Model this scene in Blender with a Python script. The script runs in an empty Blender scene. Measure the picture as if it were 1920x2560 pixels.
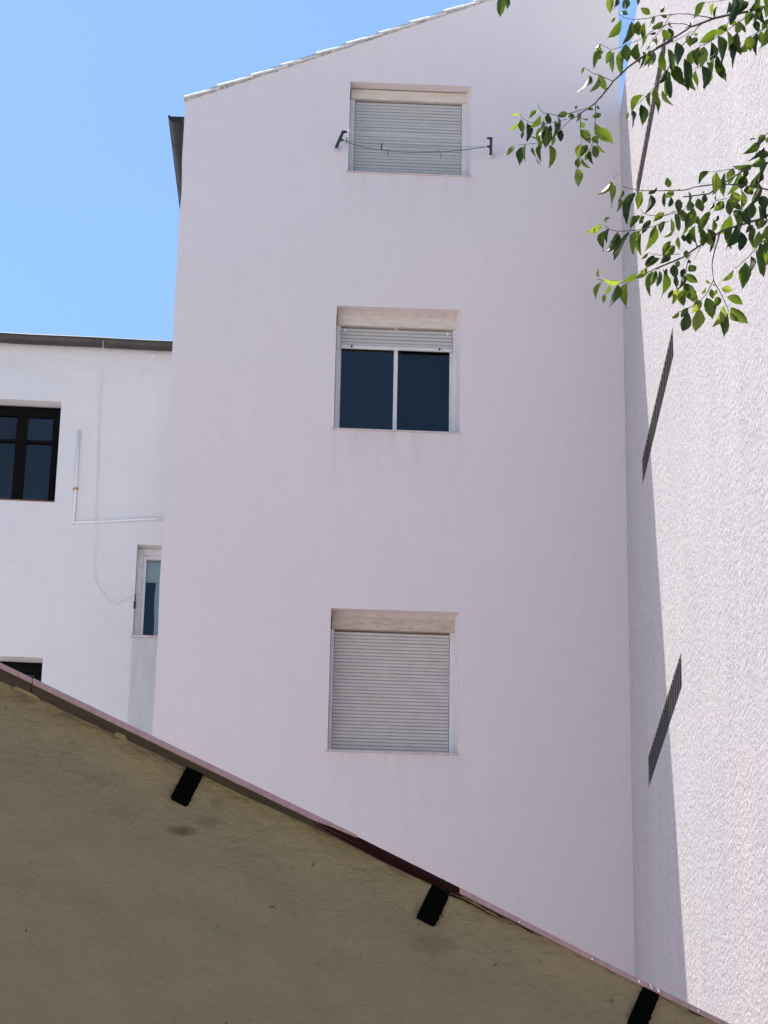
import bpy, bmesh, math, random
from mathutils import Vector, Matrix, noise
random.seed(7)
R = math.radians
S = bpy.context.scene
col = S.collection

# ------------------------------------------------------------------ camera
F_PX = 6900.0                      # focal length in pixels of the 1920x2560 picture
PITCH = math.atan(.416); ROLL = R(1.08)
CAM = Vector((0, 0, 1.6))
cd = bpy.data.cameras.new('camera'); cam = bpy.data.objects.new('camera', cd); col.objects.link(cam)
cam.location = CAM
_f = Vector((0, math.cos(PITCH), math.sin(PITCH))); _u0 = Vector((0, -math.sin(PITCH), math.cos(PITCH))); _r0 = Vector((1, 0, 0))
_u = _u0*math.cos(ROLL) - _r0*math.sin(ROLL); _r = _r0*math.cos(ROLL) + _u0*math.sin(ROLL)
cam.matrix_world = Matrix(((_r.x, _u.x, -_f.x, CAM.x), (_r.y, _u.y, -_f.y, CAM.y), (_r.z, _u.z, -_f.z, CAM.z), (0, 0, 0, 1)))
cd.sensor_fit = 'VERTICAL'; cd.sensor_height = 24; cd.sensor_width = 18; cd.lens = F_PX/2560*24
cd.clip_start = .1; cd.clip_end = 3000
S.camera = cam

# ------------------------------------------------------------------ sky, sun, exposure
SUN_DIR = Vector((-.2, .336, .92)).normalized()       # towards the sun: behind and left of the pink house
ELEV = math.asin(SUN_DIR.z); AZ = math.atan2(SUN_DIR.x, SUN_DIR.y)
w = bpy.data.worlds.new('World'); S.world = w; w.use_nodes = True
nt = w.node_tree; nt.nodes.clear()
sky = nt.nodes.new('ShaderNodeTexSky'); sky.sky_type = 'NISHITA'; sky.sun_disc = False
sky.sun_elevation = ELEV; sky.sun_rotation = AZ; sky.altitude = 600; sky.air_density = 1.6; sky.dust_density = 1.2; sky.ozone_density = 10
bg = nt.nodes.new('ShaderNodeBackground'); bg.inputs[1].default_value = .070
wo = nt.nodes.new('ShaderNodeOutputWorld'); nt.links.new(sky.outputs[0], bg.inputs[0]); nt.links.new(bg.outputs[0], wo.inputs[0])
sl = bpy.data.lights.new('sun', 'SUN'); sl.energy = 5.0; sl.angle = R(.53); sl.color = (1, .955, .89)
so = bpy.data.objects.new('sun', sl); col.objects.link(so); so.location = (-10, 10, 40)
so.rotation_euler = SUN_DIR.to_track_quat('Z', 'Y').to_euler()
S.view_settings.view_transform = 'Standard'; S.view_settings.look = 'None'; S.view_settings.gamma = 1
S.view_settings.exposure = 1.31; S.view_settings.use_curve_mapping = False
S.render.engine = 'CYCLES'
S.cycles.max_bounces = 8; S.cycles.diffuse_bounces = 3; S.cycles.transparent_max_bounces = 12

def ray(x, y):
    """direction through a pixel of the 1920x2560 picture"""
    return _r*(x-960) + _u*(1280-y) + _f*F_PX
def at(x, y, Y):
    """the point in the place that lies on that sight line at distance Y"""
    d = ray(x, y); return CAM + d*(Y/d.y)

# ------------------------------------------------------------------ materials
def mat(name):
    m = bpy.data.materials.new(name); m.use_nodes = True
    n = m.node_tree.nodes; b = n['Principled BSDF']
    return m, m.node_tree, b
class NG:
    def __init__(s, t): s.t = t
    def n(s, kind, **kw):
        o = s.t.nodes.new(kind)
        for k, v in kw.items(): setattr(o, k, v)
        return o
    def l(s, a, b): s.t.links.new(a, b)
    def coord(s, scale=(1, 1, 1), loc=(0, 0, 0), rot=(0, 0, 0)):
        c = s.n('ShaderNodeTexCoord'); m = s.n('ShaderNodeMapping')
        m.inputs['Scale'].default_value = scale; m.inputs['Location'].default_value = loc; m.inputs['Rotation'].default_value = rot
        s.l(c.outputs['Object'], m.inputs[0]); return m.outputs[0]
    def noise(s, vec, scale, detail=4, rough=.6, dist=0):
        o = s.n('ShaderNodeTexNoise'); o.inputs['Scale'].default_value = scale; o.inputs['Detail'].default_value = detail
        o.inputs['Roughness'].default_value = rough; o.inputs['Distortion'].default_value = dist
        s.l(vec, o.inputs['Vector']); return o.outputs['Fac']
    def ramp(s, fac, stops):
        o = s.n('ShaderNodeValToRGB'); e = o.color_ramp.elements
        while len(e) < len(stops): e.new(.5)
        for i, (p, c) in enumerate(stops):
            e[i].position = p; e[i].color = (*c, 1) if len(c) == 3 else c
        s.l(fac, o.inputs[0]); return o.outputs[0]
    def mix(s, fac, a, b, mode='MIX'):
        o = s.n('ShaderNodeMix', data_type='RGBA', blend_type=mode)
        for k, v in ((0, fac), (6, a), (7, b)):
            if hasattr(v, 'links') or hasattr(v, 'is_linked'): s.l(v, o.inputs[k])
            elif k == 0: o.inputs[0].default_value = v
            else: o.inputs[k].default_value = (*v, 1)
        return o.outputs[2]
    def math(s, op, a, b=None, c=None, clamp=False):
        o = s.n('ShaderNodeMath', operation=op, use_clamp=clamp)
        for i, v in enumerate((a, b, c)):
            if v is None: continue
            if hasattr(v, 'is_linked'): s.l(v, o.inputs[i])
            else: o.inputs[i].default_value = v
        return o.outputs[0]
    def bump(s, h, strength, dist, bsdf, prev=None):
        o = s.n('ShaderNodeBump'); o.inputs['Strength'].default_value = strength; o.inputs['Distance'].default_value = dist
        s.l(h, o.inputs['Height'])
        if prev is not None: s.l(prev, o.inputs['Normal'])
        s.l(o.outputs[0], bsdf.inputs['Normal']); return o.outputs[0]
W3 = lambda v: (v, v, v)

def stucco(name, c0, c1, dirt, grain=.004, streak=.35, lump=.012, gscale=90, seed=0., sills=()):
    m, t, b = mat(name); g = NG(t)
    v = g.coord(loc=(seed, seed*2, seed*3))
    vs = g.coord(scale=(1, 1, .09), loc=(seed, 0, 0))
    big = g.noise(v, .55, 2, .5); mid = g.noise(v, 4, 4, .65); st = g.noise(vs, 7, 4, .7); fine = g.noise(v, gscale, 2, .7)
    base = g.mix(g.ramp(big, [(.35, W3(0)), (.68, W3(1))]), c0, c1)
    base = g.mix(g.math('MULTIPLY', g.ramp(st, [(.48, W3(0)), (.8, W3(1))]), streak), base, dirt)
    base = g.mix(g.math('MULTIPLY', g.ramp(mid, [(.52, W3(0)), (.75, W3(1))]), streak*.5), base, dirt)
    base = g.mix(g.math('MULTIPLY', g.ramp(fine, [(.35, W3(1)), (.55, W3(0))]), .16), base, dirt)
    if sills:                                     # rain marks that run down from the sills
        sx = g.n('ShaderNodeSeparateXYZ'); g.l(g.coord(), sx.inputs[0]); run = g.noise(g.coord(scale=(1, 1, .05)), 11, 3, .6)
        for (a, c, z) in sills:
            hx = g.math('SUBTRACT', 1., g.math('DIVIDE', g.math('ABSOLUTE', g.math('SUBTRACT', sx.outputs[0], (a+c)/2)), (c-a)/2+.12), clamp=True)
            dz = g.math('SUBTRACT', z, sx.outputs[2]); k = g.math('MULTIPLY', g.ramp(dz, [(0, W3(0)), (.004, W3(1)), (.12, W3(.55)), (.75, W3(0))]), g.math('MULTIPLY', hx, 6., clamp=True))
            base = g.mix(g.math('MULTIPLY', g.math('MULTIPLY', k, g.ramp(run, [(.40, W3(.12)), (.68, W3(1))])), .42), base, (.50, .44, .425))
    g.l(base, b.inputs['Base Color']); b.inputs['Roughness'].default_value = .92; b.inputs['Specular IOR Level'].default_value = .15
    n1 = g.bump(g.noise(v, 3.2, 6, .62), .55, lump*2.2, b)
    g.bump(fine, .9, grain, b, n1)
    return m
M = {}
M['pink'] = stucco('pink_stucco', (.725, .665, .66), (.70, .655, .66), (.58, .52, .515), streak=.14, lump=.011, gscale=70, sills=[(-3.05, -1.69, 16.86), (-3.135, -1.787, 13.72), (-3.11, -1.779, 10.13)])
M['white'] = stucco('white_limewash', (.69, .685, .69), (.665, .66, .67), (.52, .515, .515), streak=.16, lump=.018, grain=.003, seed=3)
M['patch'] = stucco('old_plaster', (.57, .575, .59), (.55, .55, .56), (.38, .375, .375), streak=.5, lump=.012, seed=5)

def rough_render():
    m, t, b = mat('rough_cast_render'); g = NG(t)
    v = g.coord(); sv = g.coord(scale=(1, .9, .11)); vv = g.coord(scale=(1, .75, 1))
    gr = g.noise(vv, 24, 3, .7); gr2 = g.noise(vv, 8, 3, .6); st = g.noise(sv, 2.6, 5, .68, .8); big = g.noise(v, .8, 2, .5)
    base = g.mix(g.ramp(big, [(.4, W3(0)), (.65, W3(1))]), (.455, .43, .435), (.485, .445, .445))
    base = g.mix(g.math('MULTIPLY', g.ramp(st, [(.44, W3(0)), (.64, W3(1))]), .20), base, (.31, .29, .295))
    base = g.mix(g.math('MULTIPLY', g.ramp(gr, [(.34, W3(1)), (.48, W3(0))]), .32), base, (.20, .19, .19))
    base = g.mix(g.math('MULTIPLY', g.ramp(gr, [(.54, W3(0)), (.66, W3(1))]), .30), base, (.68, .66, .66))
    g.l(base, b.inputs['Base Color']); b.inputs['Roughness'].default_value = .95; b.inputs['Specular IOR Level'].default_value = .1
    n0 = g.bump(st, .4, .014, b); n1 = g.bump(gr2, .6, .016, b, n0); g.bump(gr, 1., .015, b, n1)
    return m
M['render'] = rough_render()

def simple(name, c, rough=.5, metal=0., spec=.5, var=.12, scale=9, bump=0., c2=None, stretch=(1, 1, 1), world=False):
    m, t, b = mat(name); g = NG(t); v = g.n('ShaderNodeNewGeometry').outputs['Position'] if world else g.coord(scale=stretch)
    f = g.noise(v, scale, 5, .65)
    d = c2 or tuple(x*(1-var*2.2) for x in c)
    g.l(g.mix(g.ramp(f, [(.38, W3(0)), (.72, W3(1))]), c, d), b.inputs['Base Color'])
    b.inputs['Roughness'].default_value = rough; b.inputs['Metallic'].default_value = metal; b.inputs['Specular IOR Level'].default_value = spec
    if bump: g.bump(g.noise(v, scale*6, 3, .6), .5, bump, b)
    return m
M['slat'] = simple('grey_white_pvc_slat', (.475, .47, .45), .5, var=.03, scale=14, world=True)
M['slat_old'] = simple('weathered_pvc_slat', (.54, .515, .485), .65, var=.05, scale=7, world=True)
M['box'] = simple('cream_shutter_box', (.66, .61, .54), .55, var=.08, scale=10, c2=(.55, .48, .40), stretch=(.6, 1, 3))
M['box_old'] = simple('stained_shutter_box', (.55, .48, .40), .7, var=.2, scale=13, c2=(.40, .33, .26), stretch=(.7, 1, 2))
M['alu'] = simple('white_painted_aluminium', (.68, .67, .66), .4, var=.07)
M['dark_wood'] = simple('dark_stained_wood', (.004, .003, .003), .7, spec=.1, var=.2, stretch=(4, 4, .6))
M['zinc'] = simple('weathered_dark_zinc', (.042, .043, .042), .45, .4, var=.25, scale=5, c2=(.075, .07, .058))
M['bar'] = simple('grey_metal_bar', (.06, .06, .057), .5, var=.2)
M['black'] = simple('black_painted_steel', (.012, .012, .012), .45, var=.1)
M['purlin'] = simple('tarred_black_purlin', (.0022, .0022, .0022), .9, spec=0., var=.1)
M['tile'] = simple('whitewashed_roof_tile', (.80, .79, .76), .85, var=.06, scale=16, bump=.004, c2=(.55, .52, .47))
M['terracotta'] = simple('terracotta_roof', (.42, .20, .13), .85, var=.2, scale=3)
M['mortar'] = simple('grey_mortar', (.60, .58, .56), .95, var=.4, scale=18, c2=(.16, .16, .155), bump=.006)
M['sill'] = simple('painted_sill', (.60, .545, .54), .8, var=.1, c2=(.42, .37, .35))
M['red_sill'] = simple('red_clay_sill', (.22, .09, .07), .8, var=.15)
M['pvc'] = simple('painted_pipe', (.74, .755, .78), .6, var=.04)
M['brass'] = simple('rusty_brass', (.45, .24, .05), .5, .3)
M['cord'] = simple('white_cord', (.72, .72, .72), .8, var=.05)
M['green_cord'] = simple('green_plastic_cord', (.05, .16, .12), .5)
M['peg'] = simple('grey_wooden_peg', (.22, .20, .19), .8)
M['tape'] = simple('white_plastic', (.85, .85, .85), .5, var=.03)
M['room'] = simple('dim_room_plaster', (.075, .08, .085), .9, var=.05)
M['blind'] = simple('pale_roller_blind', (.82, .88, .88), .8, var=.04)
M['lamp'] = simple('grey_glass_lamp', (.35, .35, .34), .4)
M['red'] = simple('faded_red_metal_sheet', (.30, .185, .18), .6, var=.12, scale=16, c2=(.22, .125, .12), stretch=(3, 1, 1))
M['shaded_red'] = simple('shaded_red_metal_sheet', (.016, .0035, .004), .7, spec=.08, var=.15, scale=12)  # red sheet again, with the shade of its underside put into the colour
M['board'] = simple('grey_brown_board', (.060, .048, .034), .9, spec=.1, var=.14, scale=7, bump=.003, stretch=(.5, 3, 1))
M['bark'] = simple('twig_bark', (.055, .042, .034), .75, var=.3, scale=40, bump=.001)
M['trunk'] = simple('tree_bark', (.12, .10, .08), .9, var=.3, scale=12, bump=.02, stretch=(1, 1, .3))

def glass():
    m, t, b = mat('window_glass'); g = NG(t); t.nodes.remove(b)
    tr = g.n('ShaderNodeBsdfTransparent'); tr.inputs[0].default_value = (.72, .78, .80, 1)
    gl = g.n('ShaderNodeBsdfGlossy'); gl.inputs['Roughness'].default_value = .01
    fr = g.n('ShaderNodeFresnel'); fr.inputs[0].default_value = 1.72
    mx = g.n('ShaderNodeMixShader'); g.l(fr.outputs[0], mx.inputs[0]); g.l(tr.outputs[0], mx.inputs[1]); g.l(gl.outputs[0], mx.inputs[2])
    v = g.coord(); bp = g.n('ShaderNodeBump'); bp.inputs['Strength'].default_value = .12; bp.inputs['Distance'].default_value = .004
    g.l(g.noise(v, 1.7, 2, .4), bp.inputs['Height']); g.l(bp.outputs[0], gl.inputs['Normal'])
    g.l(mx.outputs[0], t.nodes['Material Output'].inputs[0]); return m
M['glass'] = glass()

def leaf_mat():
    m, t, b = mat('leaf'); g = NG(t)
    oi = g.n('ShaderNodeObjectInfo'); v = g.coord()
    c = g.ramp(oi.outputs['Random'], [(0, (.012, .026, .004)), (.5, (.020, .040, .005)), (.9, (.034, .060, .007)), (1, (.09, .13, .02))])
    c = g.mix(g.math('MULTIPLY', g.noise(v, 3, 4, .6), .35), c, (.014, .03, .004))
    g.l(c, b.inputs['Base Color']); b.inputs['Roughness'].default_value = .28; b.inputs['Specular IOR Level'].default_value = .5
    tl = g.n('ShaderNodeBsdfTranslucent')
    tc = g.ramp(oi.outputs['Random'], [(0, (.014, .026, .002)), (.38, (.062, .100, .004)), (.8, (.100, .150, .005)), (1, (.30, .36, .03))])
    g.l(tc, tl.inputs[0]); mx = g.n('ShaderNodeMixShader'); mx.inputs[0].default_value = .55
    g.l(b.outputs[0], mx.inputs[1]); g.l(tl.outputs[0], mx.inputs[2]); g.l(mx.outputs[0], t.nodes['Material Output'].inputs[0])
    return m
M['leaf'] = leaf_mat()

# ------------------------------------------------------------------ builders
class MB:
    def __init__(s): s.v = []; s.f = []
    def quad(s, a, b, c, d):
        i = len(s.v); s.v += [a, b, c, d]; s.f.append((i, i+1, i+2, i+3))
    def box(s, x0, x1, y0, y1, z0, z1, mtx=None):
        i = len(s.v); P = [Vector((x, y, z)) for x in (x0, x1) for y in (y0, y1) for z in (z0, z1)]
        if mtx: P = [mtx @ p for p in P]
        s.v += [tuple(p) for p in P]
        s.f += [tuple(i+k for k in q) for q in ((0, 1, 3, 2), (4, 6, 7, 5), (0, 4, 5, 1), (2, 3, 7, 6), (0, 2, 6, 4), (1, 5, 7, 3))]
        return s
    def tube(s, pts, rad, n=6, cap=True):
        pts = [Vector(p) for p in pts]; rings = []
        rs = rad if isinstance(rad, (list, tuple)) else [rad]*len(pts)
        up = Vector((.13, .31, .94))
        for k, p in enumerate(pts):
            d = (pts[min(k+1, len(pts)-1)] - pts[max(k-1, 0)]).normalized()
            a = d.cross(up)
            if a.length < .05: a = d.cross(Vector((1, 0, 0)))
            a.normalize(); b = d.cross(a)
            i = len(s.v); rings.append(i)
            s.v += [tuple(p + (a*math.cos(2*math.pi*q/n) + b*math.sin(2*math.pi*q/n))*rs[k]) for q in range(n)]
        for i, j in zip(rings, rings[1:]):
            for q in range(n): s.f.append((i+q, i+(q+1) % n, j+(q+1) % n, j+q))
        if cap:
            s.f.append(tuple(rings[0]+q for q in range(n))[::-1]); s.f.append(tuple(rings[-1]+q for q in range(n)))
        return s
    def sweep(s, prof, path_a, path_b, close=False, caps=False):
        """profile points given at both ends as lists of coordinates"""
        i = len(s.v); n = len(prof)
        s.v += [path_a(*p) for p in prof] + [path_b(*p) for p in prof]
        for k in range(n if close else n-1):
            q = (k+1) % n; s.f.append((i+k, i+q, i+n+q, i+n+k))
        if caps: s.f.append(tuple(range(i, i+n))); s.f.append(tuple(range(i+n, i+2*n))[::-1])
        return s
    def mesh(s, name, m, smooth=False, fix=True):
        me = bpy.data.meshes.new(name); me.from_pydata([tuple(v) for v in s.v], [], s.f)
        me.materials.append(M[m] if isinstance(m, str) else m)
        if fix:
            bm = bmesh.new(); bm.from_mesh(me); bmesh.ops.remove_doubles(bm, verts=bm.verts, dist=1e-5)
            bmesh.ops.recalc_face_normals(bm, faces=bm.faces); bm.to_mesh(me); bm.free()
        if smooth: me.polygons.foreach_set('use_smooth', [True]*len(me.polygons))
        return me
    def build(s, name, m, parent=None, smooth=False, bevel=0., fix=True):
        o = bpy.data.objects.new(name, s.mesh(name, m, smooth, fix)); col.objects.link(o); o.parent = parent
        if bevel:
            b = o.modifiers.new('bevel', 'BEVEL'); b.width = bevel; b.segments = 2; b.limit_method = 'ANGLE'
        return o
def link(me, name, parent, loc=(0, 0, 0)):
    o = bpy.data.objects.new(name, me); col.objects.link(o); o.parent = parent; o.location = loc; return o
def empty(name, loc=(0, 0, 0), rz=0, parent=None):
    o = bpy.data.objects.new(name, None); col.objects.link(o); o.location = loc; o.rotation_euler = (0, 0, rz); o.parent = parent
    o.empty_display_size = .2; return o
def tag(o, label=None, cat=None, group=None, kind=None):
    for k, v in (('label', label), ('category', cat), ('group', group), ('kind', kind)):
        if v: o[k] = v
    return o
def BX(name, m, parent, *a, bevel=0.): return MB().box(*a).build(name, m, parent, bevel=bevel)
def jit(x, z, amp, sc, seed=0.): return noise.noise(Vector((x*sc+seed, z*sc, seed*1.7)))*amp

def holed_wall(us, top, holes, depth, z_low=0., edge=None):
    """sheet in the plane y=0 of columns between us, open at holes (u0,u1,z0,z1), with reveals of that depth; edge(z) shifts the left edge"""
    m = MB(); br = sorted(set(list(us) + [h[0] for h in holes] + [h[1] for h in holes]))
    for a, b in zip(br, br[1:]):
        mid = (a+b)/2; hs = sorted([h for h in holes if h[0] < mid < h[1]], key=lambda h: h[2]); z = z_low
        segs = []
        for h in hs:
            segs.append((z, z, h[2], h[2])); z = h[3]
        segs.append((z, z, top(a), top(b)))
        for (za, zb, ta, tb) in segs:
            if edge and a == br[0]:
                n = 90
                for k in range(n):
                    f0, f1 = k/n, (k+1)/n
                    p, q = za+(ta-za)*f0, za+(ta-za)*f1; r, s = zb+(tb-zb)*f0, zb+(tb-zb)*f1
                    m.quad((a+edge(p), 0, p), (b, 0, r), (b, 0, s), (a+edge(q), 0, q))
                    m.quad((a+edge(p), 0, p), (a+edge(q), 0, q), (a+.02, .3, q), (a+.02, .3, p))
            else: m.quad((a, 0, za), (b, 0, zb), (b, 0, tb), (a, 0, ta))
    for (a, b, c, d) in holes:
        m.quad((a, 0, d), (b, 0, d), (b, depth, d), (a, depth, d)); m.quad((a, 0, c), (b, 0, c), (b, depth, c), (a, depth, c))
        m.quad((a, 0, c), (a, 0, d), (a, depth, d), (a, depth, c)); m.quad((b, 0, c), (b, 0, d), (b, depth, d), (b, depth, c))
    return m

# ------------------------------------------------------------------ ground
def ground_mat():
    m, t, b = mat('paving'); g = NG(t); v = g.coord()
    g.l(g.mix(g.noise(v, .6, 6, .6), (.38, .35, .335), (.44, .405, .385)), b.inputs['Base Color']); b.inputs['Roughness'].default_value = .9
    g.bump(g.noise(v, 14, 4, .6), .6, .01, b); return m
M['ground'] = ground_mat()
g_ = MB(); g_.quad((-900, -900, 0), (900, -900, 0), (900, 900, 0), (-900, 900, 0))
tag(g_.build('ground', 'ground'), 'pale paved ground around the houses', None, None, 'structure')

M['bounce_red'] = simple('red_bounce_colour', (.25, .095, .07), .95, var=.25, scale=3, bump=.02)
c_ = MB(); c_.quad((-7, 14.2, .004), (2.56, 14.2, .004), (2.56, 26.9, .004), (-7, 26.9, .004))  # unseen sheet added to cut and redden the bounce on the pink wall
tag(c_.build('added_bounce_sheet', 'bounce_red'), 'unseen red sheet added to dim and tint light on the pink house', None, None, 'structure')

# ------------------------------------------------------------------ the pink house (local x along the facade, y into it)
CX, CY = 2.5775, 27.0
pink = tag(empty('apartment_house', (CX, CY, 0), R(2.3)), 'tall pale pink stuccoed house with three shuttered windows and sloping tiled roof', 'house')
UL, SLOPE, ZL = -4.895, .436, 17.70
rake = lambda u: ZL + (u-UL)*SLOPE
WT = (-3.05, -1.69, 16.88, 18.03); WM = (-3.135, -1.787, 13.742, 15.203); WB = (-3.11, -1.779, 10.15, 11.688)
edge = lambda z: jit(z, 0, .016, 1.3) + jit(z, 3, .008, 9.) + (jit(z, 7, .02, 22.) if z < 11.2 else 0) + (jit(z, 9, .02, 16.) if z > 16.6 else 0)
us = [UL, UL+.18] + [UL+.18+(4.895-.18)*k/14 for k in range(1, 15)]
holed_wall(us, rake, [WT, WM, WB], .26, edge=edge).build('facade_wall', 'pink', pink, fix=True)
b_ = MB(); zl, zr = rake(UL)-.05, rake(0)-.05
b_.quad((UL+.02, .3, 0), (UL+.38, 9, 0), (UL+.38, 9, zl), (UL+.02, .3, zl)); b_.quad((0, 0, 0), (0, 9, 0), (0, 9, zr), (0, 0, zr)); b_.quad((UL+.38, 9, 0), (0, 9, 0), (0, 9, zr), (UL+.38, 9, zl))
b_.build('side_wall', 'pink', pink)
# roof: slab of terracotta behind a verge of whitewashed barrel tiles
sa = math.atan(SLOPE)
r_ = MB()
i0 = [(UL-.1, rake(UL-.1)), (.0, rake(0))]
r_.sweep([(.07, -.03), (.07, .02), (9.2, .02), (9.2, -.03)], lambda y, h: (i0[0][0]+.13, y+.02, i0[0][1]+.13*SLOPE+h), lambda y, h: (i0[1][0], y+.02, i0[1][1]+h), close=True, caps=True)
roof = r_.build('roof', 'terracotta', pink)
mo = MB(); n_ = 120
for k in range(n_):
    ua, ub = UL+(.0-UL)*k/n_, UL+(-UL)*(k+1)/n_
    fa = -.012+jit(ua, 0, .012, 11.); fb = -.012+jit(ub, 0, .012, 11.)
    la, lb = jit(ua, 5, .014, 14.), jit(ub, 5, .014, 14.)
    mo.quad((ua, fa, rake(ua)-.012+la), (ub, fb, rake(ub)-.012+lb), (ub, fb*.6, rake(ub)+.05), (ua, fa*.6, rake(ua)+.05))
    mo.quad((ua, fa, rake(ua)-.012+la), (ub, fb, rake(ub)-.012+lb), (ub, .02, rake(ub)-.014+lb), (ua, .02, rake(ua)-.014+la))
mo.build('mortar_bed', 'mortar', roof)
def barrel(length, r0, r1, th=.014, n=9):
    m = MB(); prof = [math.pi*k/(n-1) for k in range(n)]
    out0 = [(-math.cos(a)*r0, math.sin(a)*r0*.8) for a in prof]; inn0 = [(-math.cos(a)*(r0-th), math.sin(a)*(r0-th)*.8) for a in reversed(prof)]
    k = r1/r0
    m.sweep(out0+inn0, lambda y, z: (0, y, z), lambda y, z: (length, y*k, z*k), close=True, caps=True); return m
tile_me = barrel(.43, .078, .066).mesh('roof_tile', 'tile')
steps = [-4.897, -4.532, -4.161, -3.822, -3.429, -3.088, -2.727, -2.37, -1.99, -1.64, -1.27, -.9, -.53]
for k, u in enumerate(steps):
    o = link(tile_me, 'roof_tile', roof, (u+jit(u, 0, .01, 9), .045+jit(u, 2, .012, 9), rake(u)+.014+jit(u, 4, .008, 9)))
    o.rotation_euler = (0, -sa+R(2.2)+jit(u, 6, .02, 9), 0)
    o.scale = (1.0, 1, 1)
# gutter along the left eave, running back from the facade
gt = MB(); pr = [(-math.cos(a)*.085, -math.sin(a)*.085) for a in [math.pi*k/10 for k in range(11)]]
gx, gz = UL-.088, 17.50
gt.sweep(pr, lambda x, z: (gx+x, .02, gz+z), lambda x, z: (gx+x+.36, 9.0, gz+z))
i = len(gt.v); gt.v += [(gx+x, .02, gz+z) for x, z in pr]; gt.f.append(tuple(range(i, i+11)))
M['tar'] = simple('black_gutter_metal', (.014, .014, .014), .5, var=.3, scale=5)
gut = gt.build('gutter', 'tar', pink, smooth=False)
bd = MB().tube([(gx-.085, .0, gz), (gx-.085+.36, 9, gz)], .012, 6).build('rolled_edge', 'tar', gut, True)
for y in (.55, 1.5, 2.6, 3.8, 5.2):
    rg = MB(); rg.sweep([(x*1.06, z*1.06) for x, z in pr], lambda x, z: (gx+x+.04*y, y, gz+z), lambda x, z: (gx+x+.04*y, y+.05, gz+z)); rg.build('joint_ring', 'tar', gut)

# ---- windows of the pink house
def slat_mesh(wd, h, m):
    k = MB(); pr = [(.0, .0), (-.008, h*.12), (-.0115, h*.4), (-.0105, h*.7), (-.004, h*.93), (.004, h*.97), (.004, 0)]
    k.sweep(pr, lambda y, z: (0, y, z), lambda y, z: (wd, y, z), close=True, caps=True); return k.mesh('slat', m)
def common(name, W, label, box_m, bh, lip, rl, rr, gap):
    u0, u1, z0, z1 = W
    wn = empty(name, (0, 0, 0), 0, pink); wn['label'] = label
    bo = MB().box(u0+.012, u1-.03, .135, .24, z1-bh, z1-gap).build('shutter_box', box_m, wn, bevel=.006)
    if lip:
        l = MB(); l.sweep([(.10, z1-.001), (.132, z1-.035), (.134, z1-.036), (.15, z1-.001)], lambda y, z: (u0+.002, y, z), lambda y, z: (u1-.03, y, z), close=True, caps=True)
        l.build('plaster_fillet', 'sill', wn)
    BX('guide_rail', 'alu', wn, u0+.006, u0+rl, .15, .23, z0, z1-bh-.001, bevel=.004)
    BX('guide_rail', 'alu', wn, u1-rr, u1-.035, .15, .23, z0, z1-bh-.001, bevel=.004)
    jb_ = MB(); jb_.quad((u1-.001, .003, z0), (u1-.001, .003, z1-.001), (u1-.036, .152, z1-.001), (u1-.036, .152, z0)); jb_.build('jamb_plaster', 'pink', wn)
    s = MB(); n = 24
    for k in range(n):
        a, b = u0-.022+(u1-u0+.03)*k/n, u0-.022+(u1-u0+.03)*(k+1)/n; ja, jb = jit(a, z0, .005, 9), jit(b, z0, .005, 9)
        s.sweep([(-.014, z0-.022), (-.014, z0-.004), (.145, z0+.004), (.145, z0-.022)], lambda y, z: (a, y+(ja if y < 0 else 0), z+ja*.7), lambda y, z: (b, y+(jb if y < 0 else 0), z+jb*.7), close=True)
    s.quad((u0-.022, -.014, z0-.022), (u0-.022, -.014, z0-.004), (u0-.022, .0, z0-.004), (u0-.022, 0, z0-.022))
    s.build('sill', 'sill', wn)
    return wn
def shutter(wn, W, bh, rl, rr, pitch, m, zbot):
    u0, u1, z0, z1 = W; a, b = u0+rl+.004, u1-rr-.004
    me = slat_mesh(b-a, pitch*.97, m); z = z1-bh-.012; k = 0
    while z-pitch > zbot:
        z -= pitch; o = link(me, 'slat', wn, (a, .185+random.uniform(-.0015, .0015), z)); o.rotation_euler = (random.uniform(-.02, .02), random.uniform(-.0012, .0012), 0); k += 1
    return z, a, b
def frame_glass(wn, a, b, z0, z1, y, mull, fr=.03, names=True):
    BX('sash_frame', 'alu', wn, a, a+fr*.5, y, y+.05, z0, z1); BX('sash_frame', 'alu', wn, b-fr, b, y, y+.05, z0, z1)
    BX('mullion', 'alu', wn, mull[0], mull[1], y-.012, y+.05, z0+.01, z1, bevel=.003)
    BX('bottom_rail', 'alu', wn, a+fr*.5, b-fr, y, y+.05, z0, z0+.012)
    for (p, q, yy) in ((a+fr*.5, mull[0], y+.015), (mull[1], b-fr, y+.03)):
        g = MB(); g.quad((p, yy, z0+.012), (q, yy, z0+.012), (q, yy, z1), (p, yy, z1)); g.build('glass_pane', 'glass', wn)

w1 = common('shuttered_window', WT, 'top window with grey roller shutter fully closed', 'box', .137, False, .062, .088, .012)
zb, a, b = shutter(w1, WT, .137, .062, .088, .0405, 'slat', WT[2]+.025)
BX('bottom_slat', 'slat', w1, a, b, .178, .196, WT[2]+.006, zb-.002)
BX('painted_shadow_gap', 'dark_wood', w1, WT[0]+.012, WT[1]-.03, .15, .24, WT[3]-.011, WT[3]-.001)  # near-black strip paints in the shade of the gap above the box
w3 = common('shuttered_window', WB, 'lowest window with weathered roller shutter fully closed', 'box_old', .175, True, .043, .082, .03)
zb, a, b = shutter(w3, WB, .175, .043, .082, .0375, 'slat_old', WB[2]+.03)
BX('bottom_slat', 'slat_old', w3, a, b, .178, .196, WB[2]+.006, zb-.002)
w2 = common('sliding_window', WM, 'middle window with shutter rolled up above two dark panes', 'box', .165, True, .052, .07, .03)
zb, a, b = shutter(w2, WM, .165, .052, .07, .0416, 'slat', 14.80)
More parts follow.
